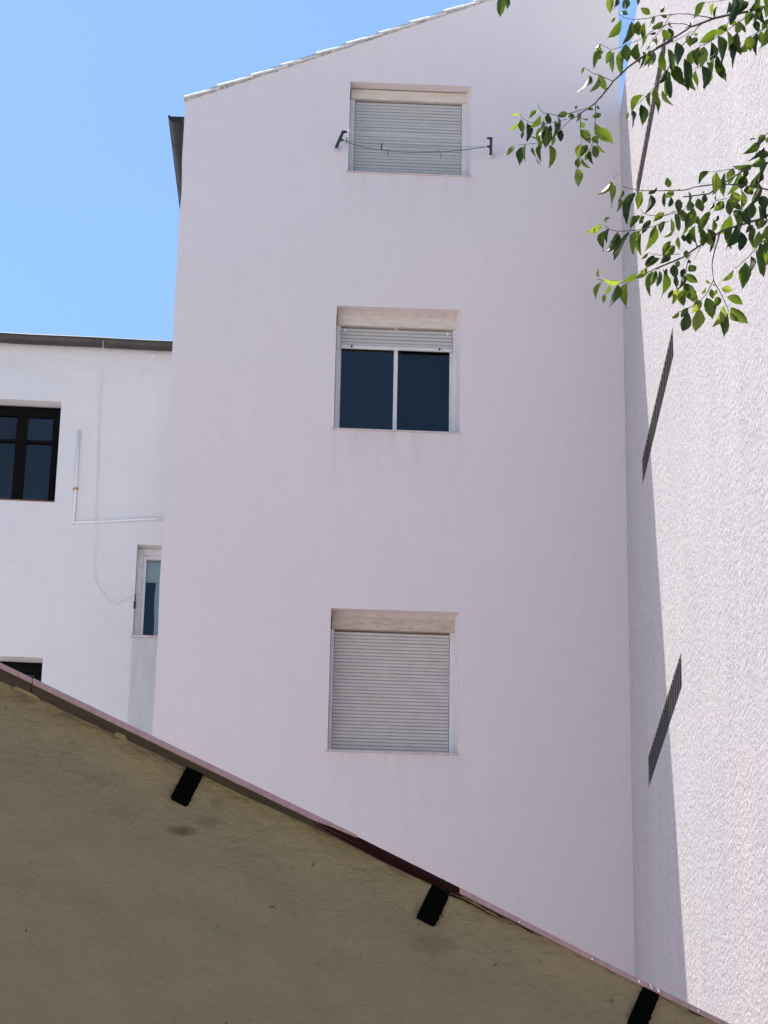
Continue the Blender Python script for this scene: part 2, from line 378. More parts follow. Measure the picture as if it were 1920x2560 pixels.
BX('bottom_slat', 'alu', w2, a, b, .172, .196, zb-.04, zb-.002, bevel=.004)
for u in (a+.12, b-.14): MB().tube([(u, .172, zb-.018), (u, .15, zb-.018)], [.012, .008], 8).build('stopper', 'black', w2)
for u in (a+.035, b-.06): BX('clip', 'tape', w2, u, u+.018, .165, .18, WM[3]-.165-.06, WM[3]-.165-.03)
frame_glass(w2, WM[0]+.05, WM[1]-.07, WM[2]+.004, WM[3]-.165, .205, (-2.495, -2.453))
# rooms behind the windows
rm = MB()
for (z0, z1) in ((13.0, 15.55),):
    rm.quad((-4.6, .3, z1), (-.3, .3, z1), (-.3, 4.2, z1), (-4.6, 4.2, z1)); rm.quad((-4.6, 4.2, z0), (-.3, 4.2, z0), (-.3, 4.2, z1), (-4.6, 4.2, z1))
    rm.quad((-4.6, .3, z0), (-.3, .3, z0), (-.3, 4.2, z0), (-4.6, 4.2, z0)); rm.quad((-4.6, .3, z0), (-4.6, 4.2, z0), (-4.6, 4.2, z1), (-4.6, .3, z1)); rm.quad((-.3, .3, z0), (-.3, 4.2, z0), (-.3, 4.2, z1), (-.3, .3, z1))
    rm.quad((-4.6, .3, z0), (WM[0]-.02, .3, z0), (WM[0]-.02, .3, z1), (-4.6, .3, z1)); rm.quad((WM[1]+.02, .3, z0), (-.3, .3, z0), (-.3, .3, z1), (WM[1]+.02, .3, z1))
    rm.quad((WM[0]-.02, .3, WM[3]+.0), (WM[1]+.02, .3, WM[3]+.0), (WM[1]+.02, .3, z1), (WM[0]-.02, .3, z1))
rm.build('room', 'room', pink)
lm = MB(); n = 20
for k, (r, z) in enumerate(((.04, 15.545), (.2, 15.53), (.23, 15.49), (.16, 15.45), (.02, 15.435))):
    lm.v += [(-2.36+r*math.cos(2*math.pi*q/n), 1.3+r*math.sin(2*math.pi*q/n), z) for q in range(n)]
    if k: lm.f += [((k-1)*n+q, (k-1)*n+(q+1) % n, k*n+(q+1) % n, k*n+q) for q in range(n)]
lamp = lm.build('ceiling_lamp', 'lamp', None, True, fix=False); lamp.matrix_world = pink.matrix_basis.copy()
lamp.location = (CX, CY, 0); lamp.rotation_euler = (0, 0, R(2.3))
tag(lamp, 'faint round ceiling lamp seen through the middle window of the pink house', 'lamp')

# ------------------------------------------------------------------ the house on the right
side = tag(empty('neighbour_house', (CX, CY, 0), 0), 'sunlit house side in coarse streaked render with three narrow grille bands, at right', 'house')
SX = -.006; SEND = 15.0; ZT = 17.76
bands = [(12.455, 12.745), (9.32, 9.63), (15.64, 15.90)]; S0, S1 = 1.70, 4.69
wl = MB(); zs = [0]
for z0, z1 in sorted(bands): zs += [z0, z1]
zs.append(ZT)
def swall(s0, s1, z0, z1, x=SX): wl.quad((x, -s0, z0), (x, -s1, z0), (x, -s1, z1), (x, -s0, z1))
swall(-9, S0, 0, ZT); swall(S1, SEND, 0, ZT)
for k in range(0, len(zs), 2): swall(S0, S1, zs[k], zs[k+1])
for z0, z1 in bands:
    for zz in (z0, z1): wl.quad((SX, -S0, zz), (SX, -S1, zz), (SX+.22, -S1, zz), (SX+.22, -S0, zz))
    for ss in (S0, S1): wl.quad((SX, -ss, z0), (SX, -ss, z1), (SX+.22, -ss, z1), (SX+.22, -ss, z0))
    wl.quad((SX+.22, -S0, z0), (SX+.22, -S1, z0), (SX+.22, -S1, z1), (SX+.22, -S0, z1))
wl.quad((SX, 9, ZT), (SX, -SEND, ZT), (8, -SEND, ZT), (8, 9, ZT)); wl.quad((SX, -SEND, 0), (8, -SEND, 0), (8, -SEND, ZT), (SX, -SEND, ZT)); wl.quad((8, -SEND, 0), (8, 9, 0), (8, 9, ZT), (8, -SEND, ZT)); wl.quad((SX, 9, 0), (8, 9, 0), (8, 9, ZT), (SX, 9, ZT))
wl.build('wall', 'render', side)
for bi, (z0, z1) in enumerate(bands):
    gr = empty('vent_grille', (0, 0, 0), 0, side); gr['label'] = ['middle dark ventilation grille of upright bars', 'lowest dark ventilation grille of upright bars', 'highest dark ventilation grille of upright bars'][bi]
    bar = MB().box(-.012, .012, -.019, .019, 0, z1-z0-.004).mesh('bar', 'bar'); nb = 22
    for k in range(nb): link(bar, 'bar', gr, (SX+.016, -(S0+.06+(S1-S0-.12)*k/(nb-1)), z0+.002))
    BX('back_plate', 'black', gr, SX+.10, SX+.12, -S1+.003, -S0-.003, z0+.003, z1-.003)

# ------------------------------------------------------------------ the white house on the left
LX, LY = -2.7176, 31.0
lw = tag(empty('white_house', (LX, LY, 0), R(4)), 'lower whitewashed house with dark eaves gutter behind the pink one', 'house')
WA = (-3.0, -1.285, 14.505, 15.85); WBt = (-.255, .75, 12.83, 14.005); WC = (-3.0, -1.297, 11.1, 12.505)
def wavytop(u): return 16.72
holed_wall([-7.0, -4, -2, 0, 2.5], wavytop, [WA, WBt, WC], .26).build('wall', 'white', lw)
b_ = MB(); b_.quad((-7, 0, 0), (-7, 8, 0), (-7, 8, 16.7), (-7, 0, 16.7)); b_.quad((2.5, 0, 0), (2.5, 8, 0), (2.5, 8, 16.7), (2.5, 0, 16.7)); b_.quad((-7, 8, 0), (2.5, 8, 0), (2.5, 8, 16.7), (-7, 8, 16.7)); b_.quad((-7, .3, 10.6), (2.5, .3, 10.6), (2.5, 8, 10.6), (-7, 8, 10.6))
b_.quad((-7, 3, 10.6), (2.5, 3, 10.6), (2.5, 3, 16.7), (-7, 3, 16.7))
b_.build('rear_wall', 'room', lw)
MB().sweep([(.03, 16.66), (.03, 16.70), (4, 17.75), (8.2, 16.7), (8.2, 16.66), (4, 17.7)], lambda y, z: (-7.1, y, z), lambda y, z: (2.5, y, z), close=True, caps=True).build('roof', 'terracotta', lw)
BX('plaster_patch', 'patch', lw, -.257, 2.0, -.006, .002, 9, 12.80)
gy, gzz = -.10, 16.655
g2 = MB(); pr = [(-math.cos(a)*.085, -math.sin(a)*.085) for a in [math.pi*k/12 for k in range(13)]]
us2 = [-7 + 9.5*k/40 for k in range(41)]
for a, b in zip(us2, us2[1:]):
    ja, jb = jit(a, 0, .006, 1.5), jit(b, 0, .006, 1.5)
    g2.sweep(pr, lambda y, z: (a, gy+y, gzz+z+ja), lambda y, z: (b, gy+y, gzz+z+jb))
gut2 = g2.build('gutter', 'zinc', lw, True)
MB().tube([(a, gy-.086, gzz+jit(a, 0, .006, 1.5)) for a in us2], .010, 6).build('rolled_edge', 'zinc', gut2, True)
for u in (-2.6, -1.938, -1.292, -.735, -.119, .6):
    k = MB(); k.sweep([(y*1.05, z*1.05) for y, z in pr], lambda y, z: (u, gy+y, gzz+z), lambda y, z: (u+.022, gy+y, gzz+z)); k.build('bracket', 'zinc', gut2, True)
k = MB(); k.sweep([(y*1.04, z*1.04) for y, z in pr], lambda y, z: (-1.5, gy+y, gzz+z), lambda y, z: (-1.46, gy+y, gzz+z)); k.build('joint_strip', 'zinc', gut2, True)
BX('mortar_blob', 'tape', lw, -.215, -.165, -.02, 0, 16.535, 16.555, bevel=.006)
# big dark window
def dark_window(W, label, crossbar):
    u0, u1, z0, z1 = W; wn = empty('casement_window', (0, 0, 0), 0, lw); wn['label'] = label
    Y = .2; m = 'dark_wood'
    BX('frame', m, wn, u1-.095, u1-.001, Y, Y+.06, z0, z1); BX('frame', m, wn, u0, u1-.096, Y, Y+.06, z1-.13, z1-.001); BX('frame', m, wn, u0, u1-.096, Y, Y+.06, z0+.001, z0+.07)
    mu = -1.70; BX('mullion', m, wn, mu-.125, mu+.012, Y-.015, Y+.06, z0+.071, z1-.131)
    BX('mullion', m, wn, u0+.2, u0+.3, Y, Y+.06, z0+.071, z1-.131)
    for (p, q) in ((mu+.013, u1-.097), (u0+.301, mu-.126)):
        BX('glazing_bar', m, wn, p, q, Y+.005, Y+.04, crossbar-.02, crossbar+.018)
        for (c, d) in ((z0+.071, crossbar-.021), (crossbar+.019, z1-.132)):
            g = MB(); g.quad((p, Y+.03, c), (q, Y+.03, c), (q, Y+.03, d), (p, Y+.03, d)); g.build('glass_pane', 'glass', wn)
    rg = MB(); n = 40      # ragged foam along the reveal
    for k in range(n):
        a, b = u0+(u1-u0)*k/n, u0+(u1-u0)*(k+1)/n; h = .012+abs(jit(a, z1, .03, 14)); h2 = .012+abs(jit(b, z1, .03, 14))
        rg.quad((a, .198, z1-.001), (b, .198, z1-.001), (b, .17, z1-h2), (a, .17, z1-h))
        c, d = z0+(z1-z0)*k/n, z0+(z1-z0)*(k+1)/n; h = .006+abs(jit(c, 3, .02, 14)); h2 = .006+abs(jit(d, 3, .02, 14))
        rg.quad((u1-.001, .198, c), (u1-.001, .198, d), (u1-h2, .175, d), (u1-h, .175, c))
    rg.build('sealant', m, wn)
    return wn
wa = dark_window(WA, 'upper dark brown casement window with paired leaves', 15.385)
BX('sill', 'red_sill', wa, WA[0], WA[1]-.002, -.008, .19, WA[2]+.001, WA[2]+.014)
wc = dark_window(WC, 'lower dark brown casement window half hidden by the shed roof', 11.9)
wb = empty('narrow_window', (0, 0, 0), 0, lw); wb['label'] = 'small white framed window with half lowered pale blind'
u0, u1, z0, z1 = WBt; Y = .13
BX('frame', 'alu', wb, u0+.001, u0+.075, Y, Y+.08, z0+.001, z1-.001, bevel=.004); BX('frame', 'alu', wb, u0+.076, u1-.001, Y, Y+.08, z1-.085, z1-.001, bevel=.004)
BX('sash_frame', 'alu', wb, u0+.077, u0+.118, Y+.012, Y+.07, z0+.03, z1-.087, bevel=.003); BX('sash_frame', 'alu', wb, u0+.119, u1-.002, Y+.012, Y+.07, z1-.135, z1-.087, bevel=.003)
BX('sash_frame', 'alu', wb, u0+.119, u1-.002, Y+.012, Y+.07, z0+.03, z0+.05)
BX('sash_frame', 'alu', wb, .27, .32, Y+.012, Y+.07, z0+.051, z1-.136)
g = MB(); g.quad((u0+.119, Y+.05, z0+.051), (.27, Y+.05, z0+.051), (.27, Y+.05, z1-.136), (u0+.119, Y+.05, z1-.136)); g.build('glass_pane', 'glass', wb)
BX('blind', 'blind', wb, u0+.12, .268, Y+.085, Y+.09, 13.60, z1-.10)
cu = MB()
for k in range(14):
    z, zz = z0+.04+(z1-z0)*k/14*.7, z0+.04+(z1-z0)*(k+1)/14*.7
    x = .015+.006*math.sin(k*.55); xx = .015+.006*math.sin((k+1)*.55)
    cu.quad((x-.03, Y+.1, z), (.3, Y+.1, z), (.3, Y+.1, zz), (xx-.03, Y+.1, zz))
cu.build('curtain', 'blind', wb)
BX('sill', 'sill', wb, u0-.02, u1, -.02, Y-.001, z0-.02, z0+.006)
fb = empty('blanket_stack'); fb.location = (LX, LY, 0); fb.rotation_euler = (0, 0, R(4)); tag(fb, 'dark folded blankets stacked inside the upper casement window', 'blankets')
M['blanket'] = simple('dark_blanket', (.05, .05, .055), .9, var=.3, scale=20)
for k in range(6):
    q = MB(); z = 14.545+k*.042; c = []
    for i in range(9):
        t = i/8; c.append((-1.68+.285*t, .30+.012*math.sin(k*2.1), z+.03*math.sin(math.pi*t)*(k/5)))
    for (a0, a1) in zip(c, c[1:]):
        q.sweep([(0, .004), (-.012, .018), (0, .036), (.2, .036), (.2, .004)], lambda y, zz: (a0[0], a0[1]+y, a0[2]+zz), lambda y, zz: (a1[0], a1[1]+y, a1[2]+zz), close=True, caps=True)
    q.build('blanket', 'blanket', fb, True)
# conduit on the white house
cp = MB().tube([(-1.044, -.016, 15.468), (-1.039, -.016, 14.684), (-1.043, -.016, 14.231)], .014, 8)
wallm = lw
def on_left(o):
    o.location = (LX, LY, 0); o.rotation_euler = (0, 0, R(4)); return o
pipe = on_left(tag(empty('wall_conduit'), 'white painted conduit turning a corner on the white house wall', 'pipe'))
cp.build('upright_pipe', 'pvc', pipe, True)
MB().tube([(-1.043, -.016, 14.245), (-.6, -.016, 14.285), (-.2, -.016, 14.33), (.25, -.016, 14.365)], .015, 8).build('level_pipe', 'pvc', pipe, True)
MB().tube([(-1.065, -.018, 14.684), (-1.04, -.034, 14.69), (-1.015, -.018, 14.684)], .013, 6).build('clamp', 'brass', pipe, True)
cordp = [(-.811, -.19, 16.62), (-.814, -.10, 16.40), (-.818, -.02, 16.19), (-.807, -.01, 15.47), (-.79, -.012, 15.0), (-.779, -.012, 14.515), (-.768, -.04, 14.1), (-.753, -.01, 13.60), (-.72, -.008, 13.49), (-.676, -.008, 13.405), (-.589, -.008, 13.28), (-.467, -.008, 13.23), (-.338, -.008, 13.29), (-.249, -.008, 13.36), (-.2, .10, 13.40)]
on_left(tag(MB().tube(cordp, .004, 5).build('aerial_cable', 'cord', None, True), 'thin white cable hanging from the gutter to the small window', 'cable'))
on_left(tag(MB().box(-.262, -.235, -.012, -.002, 13.17, 13.27).box(-.254, -.240, -.014, -.004, 13.28, 13.36).build('cable_clip', 'black', None, bevel=.003), 'small black cable clip on the jamb of the small window', 'clip'))

# ------------------------------------------------------------------ washing line under the top window
def on_pink(o): o.location = (CX, CY, 0); o.rotation_euler = (0, 0, R(2.3)); return o
cl = on_pink(tag(empty('washing_line'), 'folding washing line with two black wall brackets below the top window', 'washing line'))
def arm(b, e):
    b, e = Vector(b), Vector(e); d = e-b
    m = MB(); mt = Matrix.Translation(b) @ d.to_track_quat('Y', 'Z').to_matrix().to_4x4()
    m.box(-.015, .015, 0, d.length, -.014, .014, mt); o = m.build('bracket', 'black', cl, bevel=.004)
    f = MB().box(-.022, .022, -.045, .0, -.035, .035, mt).build('wall_plate', 'alu', cl)
    return b, e
bl, el = arm((-3.19, -.045, 17.15), (-3.125, -.40, 17.145)); br_, er = arm((-1.465, -.045, 17.14), (-1.49, -.40, 17.135))
for p, q, s in ((bl, el, 1), (br_, er, -1)):
    for t in (.45, .97):
        c = p.lerp(q, t); MB().tube([c, c+Vector((.045*s, 0, .004))], [.016, .012], 8).build('hook', 'black', cl)
def sagline(a, b, sag, r, m, name, n=18, skew=1.):
    pts = []
    for k in range(n+1):
        t = k/n; p = a.lerp(b, t); p.z -= sag*4*(t**skew)*(1-t**skew); pts.append(p)
    MB().tube(pts, r, 5).build(name, m, cl, True); return pts
la, lb = bl.lerp(el, .97)+Vector((.05, 0, 0)), br_.lerp(er, .97)-Vector((.05, 0, 0))
sagline(la, lb, .004, .0022, 'cord', 'line')
la, lb = bl.lerp(el, .45)+Vector((.05, 0, 0)), br_.lerp(er, .45)-Vector((.05, 0, 0))
sagline(la, lb, .035, .0022, 'green_cord', 'line', skew=.75)
pts = sagline(la, lb, .115, .0048, 'green_cord', 'line', skew=.82)
MB().tube([pts[12]+Vector((-.05, 0, 0)), pts[12]+Vector((0, -.01, .02)), pts[12]+Vector((.02, -.01, -.04)), pts[12]+Vector((.03, -.01, -.09))], .004, 5).build('loose_end', 'green_cord', cl, True)
f_ = MB(); f_.quad(*[tuple(el+Vector(q)) for q in ((.045, 0, 0), (.075, -.01, .006), (.082, -.01, .03), (.058, 0, .012))]); f_.quad(*[tuple(el+Vector(q)) for q in ((.05, 0, .004), (.062, -.01, .012), (.052, -.01, .045), (.045, .0, .02))]); f_.build('plastic_tag', 'tape', cl)
def peg(p, m, label, tilt=0., inner=0):
    o = MB().box(-.006, .006, -.010, -.002, -.045, .035).box(-.006, .006, .002, .010, -.045, .035).box(-.008, .008, -.002, .002, .0, .012).build('clothes_peg', m)
    wv = Matrix.Rotation(R(2.3), 4, 'Z'); o.location = Vector((CX, CY, 0)) + (wv @ Vector(p)); o.rotation_euler = (0, tilt, R(2.3)); tag(o, label, 'peg', 'pegs on the washing line'); return o
peg(pts[0]+Vector((.03, 0, 0)), 'peg', 'grey clothes peg at the left bracket of the washing line', .05)
peg(pts[5]+Vector((-.02, -.01, .045)), 'black', 'dark clothes peg clipped upright, left of middle on the washing line', .02)
peg(pts[6]+Vector((-.04, 0, -.01)), 'peg', 'pale grey clothes peg hanging just right of the dark one', -.04)
# loose bits of bird dirt on the shutter are left to the material

# ------------------------------------------------------------------ the shed in front
HX, HY = .022, 9.0
shed = tag(empty('shed', (HX, HY, 0), R(8)), 'low shed with dark ochre plaster gable and red metal verge in the foreground', 'shed')
KN = [(-2.7, 5.19), (-1.32, 4.625), (-.145, 4.137), (.25, 3.967), (.668, 3.782), (1.175, 3.558), (2.1, 3.14)]
def srake(u):
    for (a, za), (b, zb) in zip(KN, KN[1:]):
        if u <= b: return za+(zb-za)*(u-a)/(b-a)
    return KN[-1][1]
over = lambda u: max(.015, .116-.048*(u+1.32))
PUR = [(-.674, 4.29, .060, .118), (.168, 3.932, .066, .128), (.877, 3.612, .060, .125), (-1.5, 4.615, .06, .118), (1.6, 3.30, .06, .12)]
ang = R(-24.0)
def shed_mat():
    m, t, b = mat('ochre_plaster'); g = NG(t); c = g.n('ShaderNodeTexCoord'); v = c.outputs['Object']
    sx = g.n('ShaderNodeSeparateXYZ'); g.l(v, sx.inputs[0])
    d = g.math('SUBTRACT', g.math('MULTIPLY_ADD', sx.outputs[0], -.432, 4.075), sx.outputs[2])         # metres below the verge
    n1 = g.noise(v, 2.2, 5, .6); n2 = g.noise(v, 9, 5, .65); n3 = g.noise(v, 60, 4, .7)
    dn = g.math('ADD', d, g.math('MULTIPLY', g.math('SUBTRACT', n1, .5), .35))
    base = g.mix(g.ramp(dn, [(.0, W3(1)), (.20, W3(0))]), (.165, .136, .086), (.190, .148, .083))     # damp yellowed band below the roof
    base = g.mix(g.math('MULTIPLY', g.ramp(n2, [(.5, W3(0)), (.75, W3(1))]), .25), base, (.15, .125, .085))
    base = g.mix(g.math('MULTIPLY', g.ramp(n3, [(.3, W3(1)), (.42, W3(0))]), .3), base, (.11, .09, .06))
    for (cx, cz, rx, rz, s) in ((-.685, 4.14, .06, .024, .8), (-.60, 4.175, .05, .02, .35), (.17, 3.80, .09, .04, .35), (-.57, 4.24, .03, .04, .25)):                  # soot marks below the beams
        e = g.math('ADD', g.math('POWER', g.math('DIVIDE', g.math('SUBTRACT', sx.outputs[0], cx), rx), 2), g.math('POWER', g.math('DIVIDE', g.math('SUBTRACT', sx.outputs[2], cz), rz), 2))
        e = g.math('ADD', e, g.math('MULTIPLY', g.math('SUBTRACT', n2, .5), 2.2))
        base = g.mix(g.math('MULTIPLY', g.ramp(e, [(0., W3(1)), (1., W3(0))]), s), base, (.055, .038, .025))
    # hair cracks and little scratches
    vo = g.n('ShaderNodeTexNoise'); mp = g.n('ShaderNodeMapping'); mp.inputs['Scale'].default_value = (1, 1, 1.6); mp.inputs['Rotation'].default_value = (0, R(-28), 0); g.l(v, mp.inputs[0]); g.l(mp.outputs[0], vo.inputs[0])
    vo.inputs['Scale'].default_value = 16; vo.inputs['Detail'].default_value = 6; vo.inputs['Roughness'].default_value = .6
    ridge = g.math('ABSOLUTE', g.math('SUBTRACT', vo.outputs[0], .5))
    crack = g.math('MULTIPLY', g.ramp(ridge, [(.0, W3(1)), (.012, W3(0))]), g.ramp(n1, [(.5, W3(0)), (.62, W3(1))]))
    sp = g.ramp(g.noise(v, 36, 2, .5), [(.68, W3(0)), (.72, W3(1))])
    base = g.mix(g.math('MULTIPLY', crack, .22), base, (.05, .04, .025)); base = g.mix(g.math('MULTIPLY', sp, .28), base, (.06, .05, .03))
    g.l(base, b.inputs['Base Color']); b.inputs['Roughness'].default_value = .95; b.inputs['Specular IOR Level'].default_value = .1
    trow = g.n('ShaderNodeTexNoise'); m2 = g.n('ShaderNodeMapping'); m2.inputs['Scale'].default_value = (.75, 1, 1.3); m2.inputs['Rotation'].default_value = (0, R(-22), 0); g.l(v, m2.inputs[0]); g.l(m2.outputs[0], trow.inputs[0])
    trow.inputs['Scale'].default_value = 34; trow.inputs['Detail'].default_value = 5; trow.inputs['Roughness'].default_value = .6; trow.inputs['Distortion'].default_value = .6
    k1 = g.bump(g.math('MULTIPLY', trow.outputs[0], g.ramp(dn, [(.02, W3(1)), (.40, W3(.3))])), .75, .018, b); k2 = g.bump(g.noise(v, 5, 3, .5), .5, .04, b, k1); k3 = g.bump(crack, -.5, .006, b, k2) if False else k2
    g.bump(n3, .5, .004, b, k3)
    return m
M['shed'] = shed_mat()
def shed_y(u, z, dz):
    y = noise.fractal(Vector((u*5, z*7, 1.3)), 1., 2.1, 4)*.010 + noise.fractal(Vector((u*17+z*6, z*30, 4)), .9, 2.1, 3)*.0050*max(.04, 1-dz*2.2)
    y += -.012*math.exp(-((dz-.05)/.05)**2)*(.5+noise.noise(Vector((u*3, 0, 5))))
    if u > .1: y -= .010*math.exp(-(dz/.06)**2)
    return y
sw = MB(); NU, NV = 300, 46; U0, U1 = -2.5, 2.0; vs = []
for i in range(NU+1):
    u = U0+(U1-U0)*i/NU; top = srake(u)+.004+jit(u, 1, .010, 9)+jit(u, 3, .006, 34)
    for j in range(NV+1):
        f = j/NV; dz = (f**1.9)*1.75; z = top-dz
        y = shed_y(u, z, dz)
        vs.append((u, y, z))
sw.v = vs; sw.f = [(i*(NV+1)+j, (i+1)*(NV+1)+j, (i+1)*(NV+1)+j+1, i*(NV+1)+j+1) for i in range(NU) for j in range(NV)]
sw.build('gable_wall', 'shed', shed, True)
lo = MB(); lo.quad((U0, .0, 0), (U1, .0, 0), (U1, 0, srake(U1)-1.74), (U0, 0, srake(U0)-1.74)); lo.quad((U0, 0, 0), (U0, 5, 0), (U0, 5, srake(U0)), (U0, 0, srake(U0))); lo.quad((U1, 0, 0), (U1, 5, 0), (U1, 5, srake(U1)), (U1, 0, srake(U1))); lo.quad((U0, 5, 0), (U1, 5, 0), (U1, 5, srake(U1)), (U0, 5, srake(U0)))
lo.build('side_wall', 'shed', shed)
for k, (u, z, wd, ht) in enumerate(PUR):
    o = MB().box(-wd/2, wd/2, -.022, .6, -ht/2, ht/2+.02).build('purlin', 'purlin', shed, bevel=.004); o.location = (u, 0, z); o.rotation_euler = (0, -ang*1.0, 0)
    # broken plaster round the beam
    c = MB(); n = 34; 
    for q in range(n):
        def P(t, s):
            per = 2*(wd+ht); d = t*per
            if d < wd: x, zz, nx, nz = -wd/2+d, -ht/2, 0, -1
            elif d < wd+ht: x, zz, nx, nz = wd/2, -ht/2+d-wd, 1, 0
            elif d < 2*wd+ht: x, zz, nx, nz = wd/2-(d-wd-ht), ht/2, 0, 1
            else: x, zz, nx, nz = -wd/2, ht/2-(d-2*wd-ht), -1, 0
            rr = .0015+abs(noise.noise(Vector((t*19, k*3.1, 0))))*(.009 if nx > 0 else .004 if nz < 0 else .001)
            return (x+nx*rr*s, zz+nz*rr*s)
        a0, b0 = P(q/n, 0), P((q+1)/n-1e-6, 0); a1, b1 = P(q/n, 1), P((q+1)/n-1e-6, 1)
        c.quad((a0[0], -.017, a0[1]), (b0[0], -.017, b0[1]), (b1[0], -.014, b1[1]), (a1[0], -.014, a1[1]))
    cc = c.build('crack', 'purlin', o)
# soffit board, red verge sheets
def strip(name, m, u0, u1, prof, parent, n=60):
    """prof(u) -> list of (y, dz) about the verge line"""
    s = MB()
    for k in range(n):
        a, b = u0+(u1-u0)*k/n, u0+(u1-u0)*(k+1)/n; pa, pb = prof(a), prof(b); q = len(pa)
        i = len(s.v); s.v += [(a, y, srake(a)+d) for y, d in pa]+[(b, y, srake(b)+d) for y, d in pb]
        s.f += [(i+j, i+(j+1) % q, i+q+(j+1) % q, i+q+j) for j in range(q)]
    return s.build(name, m, parent)
roof2 = strip('roof_sheet', 'red', -2.6, 2.05, lambda u: [(-over(u), .014), (5.2, .014), (5.2, .022), (-over(u), .022)], shed)
strip('soffit_board', 'board', -2.6, -1.215, lambda u: [(-over(u)+.012, -.002), (.10, -.002), (.10, .012), (-over(u)+.012, .012)], shed, 20)
strip('soffit_board', 'board', -1.21, -.03, lambda u: [(-over(u)+.008, .0), (.10, .0), (.10, .012), (-over(u)+.008, .012)], shed, 30)
strip('verge_strip', 'red', -2.6, -1.213, lambda u: [(-over(u)-.004, .005), (-over(u)-.004, .023), (-over(u)+.004, .023), (-over(u)+.004, .005)], roof2, 20)
tap = lambda u: .003+.017*max(0, min(1, (u+.26)/.21))
strip('verge_strip', 'red', -1.209, -.10, lambda u: [(-over(u)-.006, tap(u)+jit(u, 2, .0015, 30)), (-over(u)-.006, .024), (-over(u)+.002, .024), (-over(u)+.002, tap(u)+jit(u, 2, .0015, 30))], roof2, 40)
tap = lambda u: .003+.017*max(0, min(1, (u+.26)/.21))
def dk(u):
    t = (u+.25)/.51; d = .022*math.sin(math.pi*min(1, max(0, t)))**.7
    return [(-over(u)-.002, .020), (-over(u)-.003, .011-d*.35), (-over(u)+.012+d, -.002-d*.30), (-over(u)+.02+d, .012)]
strip('verge_strip', 'shaded_red', -.25, .262, dk, roof2, 40)  # middle length, its shade and dark reflection painted into the red
strip('verge_strip', 'red', .25, 2.05, lambda u: [(-over(u)-.008, .001+jit(u, 2, .0015, 40)), (-over(u)-.008, .018), (-over(u)+.002, .018), (-over(u)+.002, .001)], roof2, 60)
for (u, r) in ((.45, .004), (.70, .006), (.86, .006), (.90, .005), (.925, .007), (1.06, .004)):
    MB().tube([(u, -over(u)-.012, srake(u)+.004+random.uniform(-.004, .016)), (u+.006, -over(u)-.011, srake(u)+.004)], r*.32, 5).build('paint_fleck', 'tape', roof2)
# the ragged crack where plaster and roof part
ck = MB(); n = 420; M['crack'] = simple('dark_crack', (.012, .010, .007), .95, spec=0.)
for k in range(n):
    a, b = -2.4+4.4*k/n, -2.4+4.4*(k+1)/n
    def cz(u):
        on = max(0, noise.noise(Vector((u*2.3, 7, 1)))+.12)*(.5 if u < -.1 else 1.)
        h = on*(.010+.018*abs(noise.noise(Vector((u*30, 2, 2)))))
        t = srake(u)-.004+jit(u, 1, .008, 9)-(.006 if u > .2 else 0); return t, t-h
    (ta, la_), (tb, lb_) = cz(a), cz(b)
    if ta-la_ > .0008 or tb-lb_ > .0008: ck.quad((a, -.030, la_), (b, -.030, lb_), (b, -.028, tb), (a, -.028, ta))
tag(ck.build('crack', 'crack', shed), kind='stuff')
rs = random.Random(11); sc = MB()
for k in range(34):                                    # nicks and scratches in the plaster
    u = rs.uniform(-1.4, 1.2); dz = .06+rs.random()**1.2*.8; z = srake(u)-dz; ln = rs.choice((.006, .008, .010, .014, .022)); th = rs.gauss(1.2, .7); w_ = rs.uniform(.0008, .0028)
    du, dw = math.cos(th)*ln, math.sin(th)*ln; P = []
    for t in (0, .35, .7, 1):
        b0 = rs.uniform(-.003, .003); P.append((u+du*t+b0, z+dw*t, w_*math.sin(math.pi*min(.95, max(.08, t)))))
    for (x0, z0_, w0), (x1, z1_, w1) in zip(P, P[1:]):
        f = lambda x, zz: shed_y(x, zz, srake(x)-zz)-.0015
        nx, nz = -math.sin(th), math.cos(th)
        sc.quad((x0-nx*w0, f(x0, z0_), z0_-nz*w0), (x1-nx*w1, f(x1, z1_), z1_-nz*w1), (x1+nx*w1, f(x1, z1_), z1_+nz*w1), (x0+nx*w0, f(x0, z0_), z0_+nz*w0))
M['scratch'] = simple('plaster_nick', (.055, .045, .03), .95, spec=0., var=.3)
tag(sc.build('scratches', 'scratch', shed), kind='stuff')
# smears of plaster over the board
for (u, l, h) in ((-1.27, .09, .006), (-.925, .045, .013)):
    s = MB(); n = 10
    for k in range(n):
        a, b = u+l*k/n, u+l*(k+1)/n; ha, hb = h*math.sin(math.pi*k/n)**.5, h*math.sin(math.pi*(k+1)/n)**.5 if k < n-1 else 0
        s.quad((a, -.02, srake(a)-.012), (b, -.02, srake(b)-.012), (b, -.022-hb*2.5, srake(b)-.003), (a, -.022-ha*2.5, srake(a)-.003))
    s.build('plaster_smear', 'shed', shed)

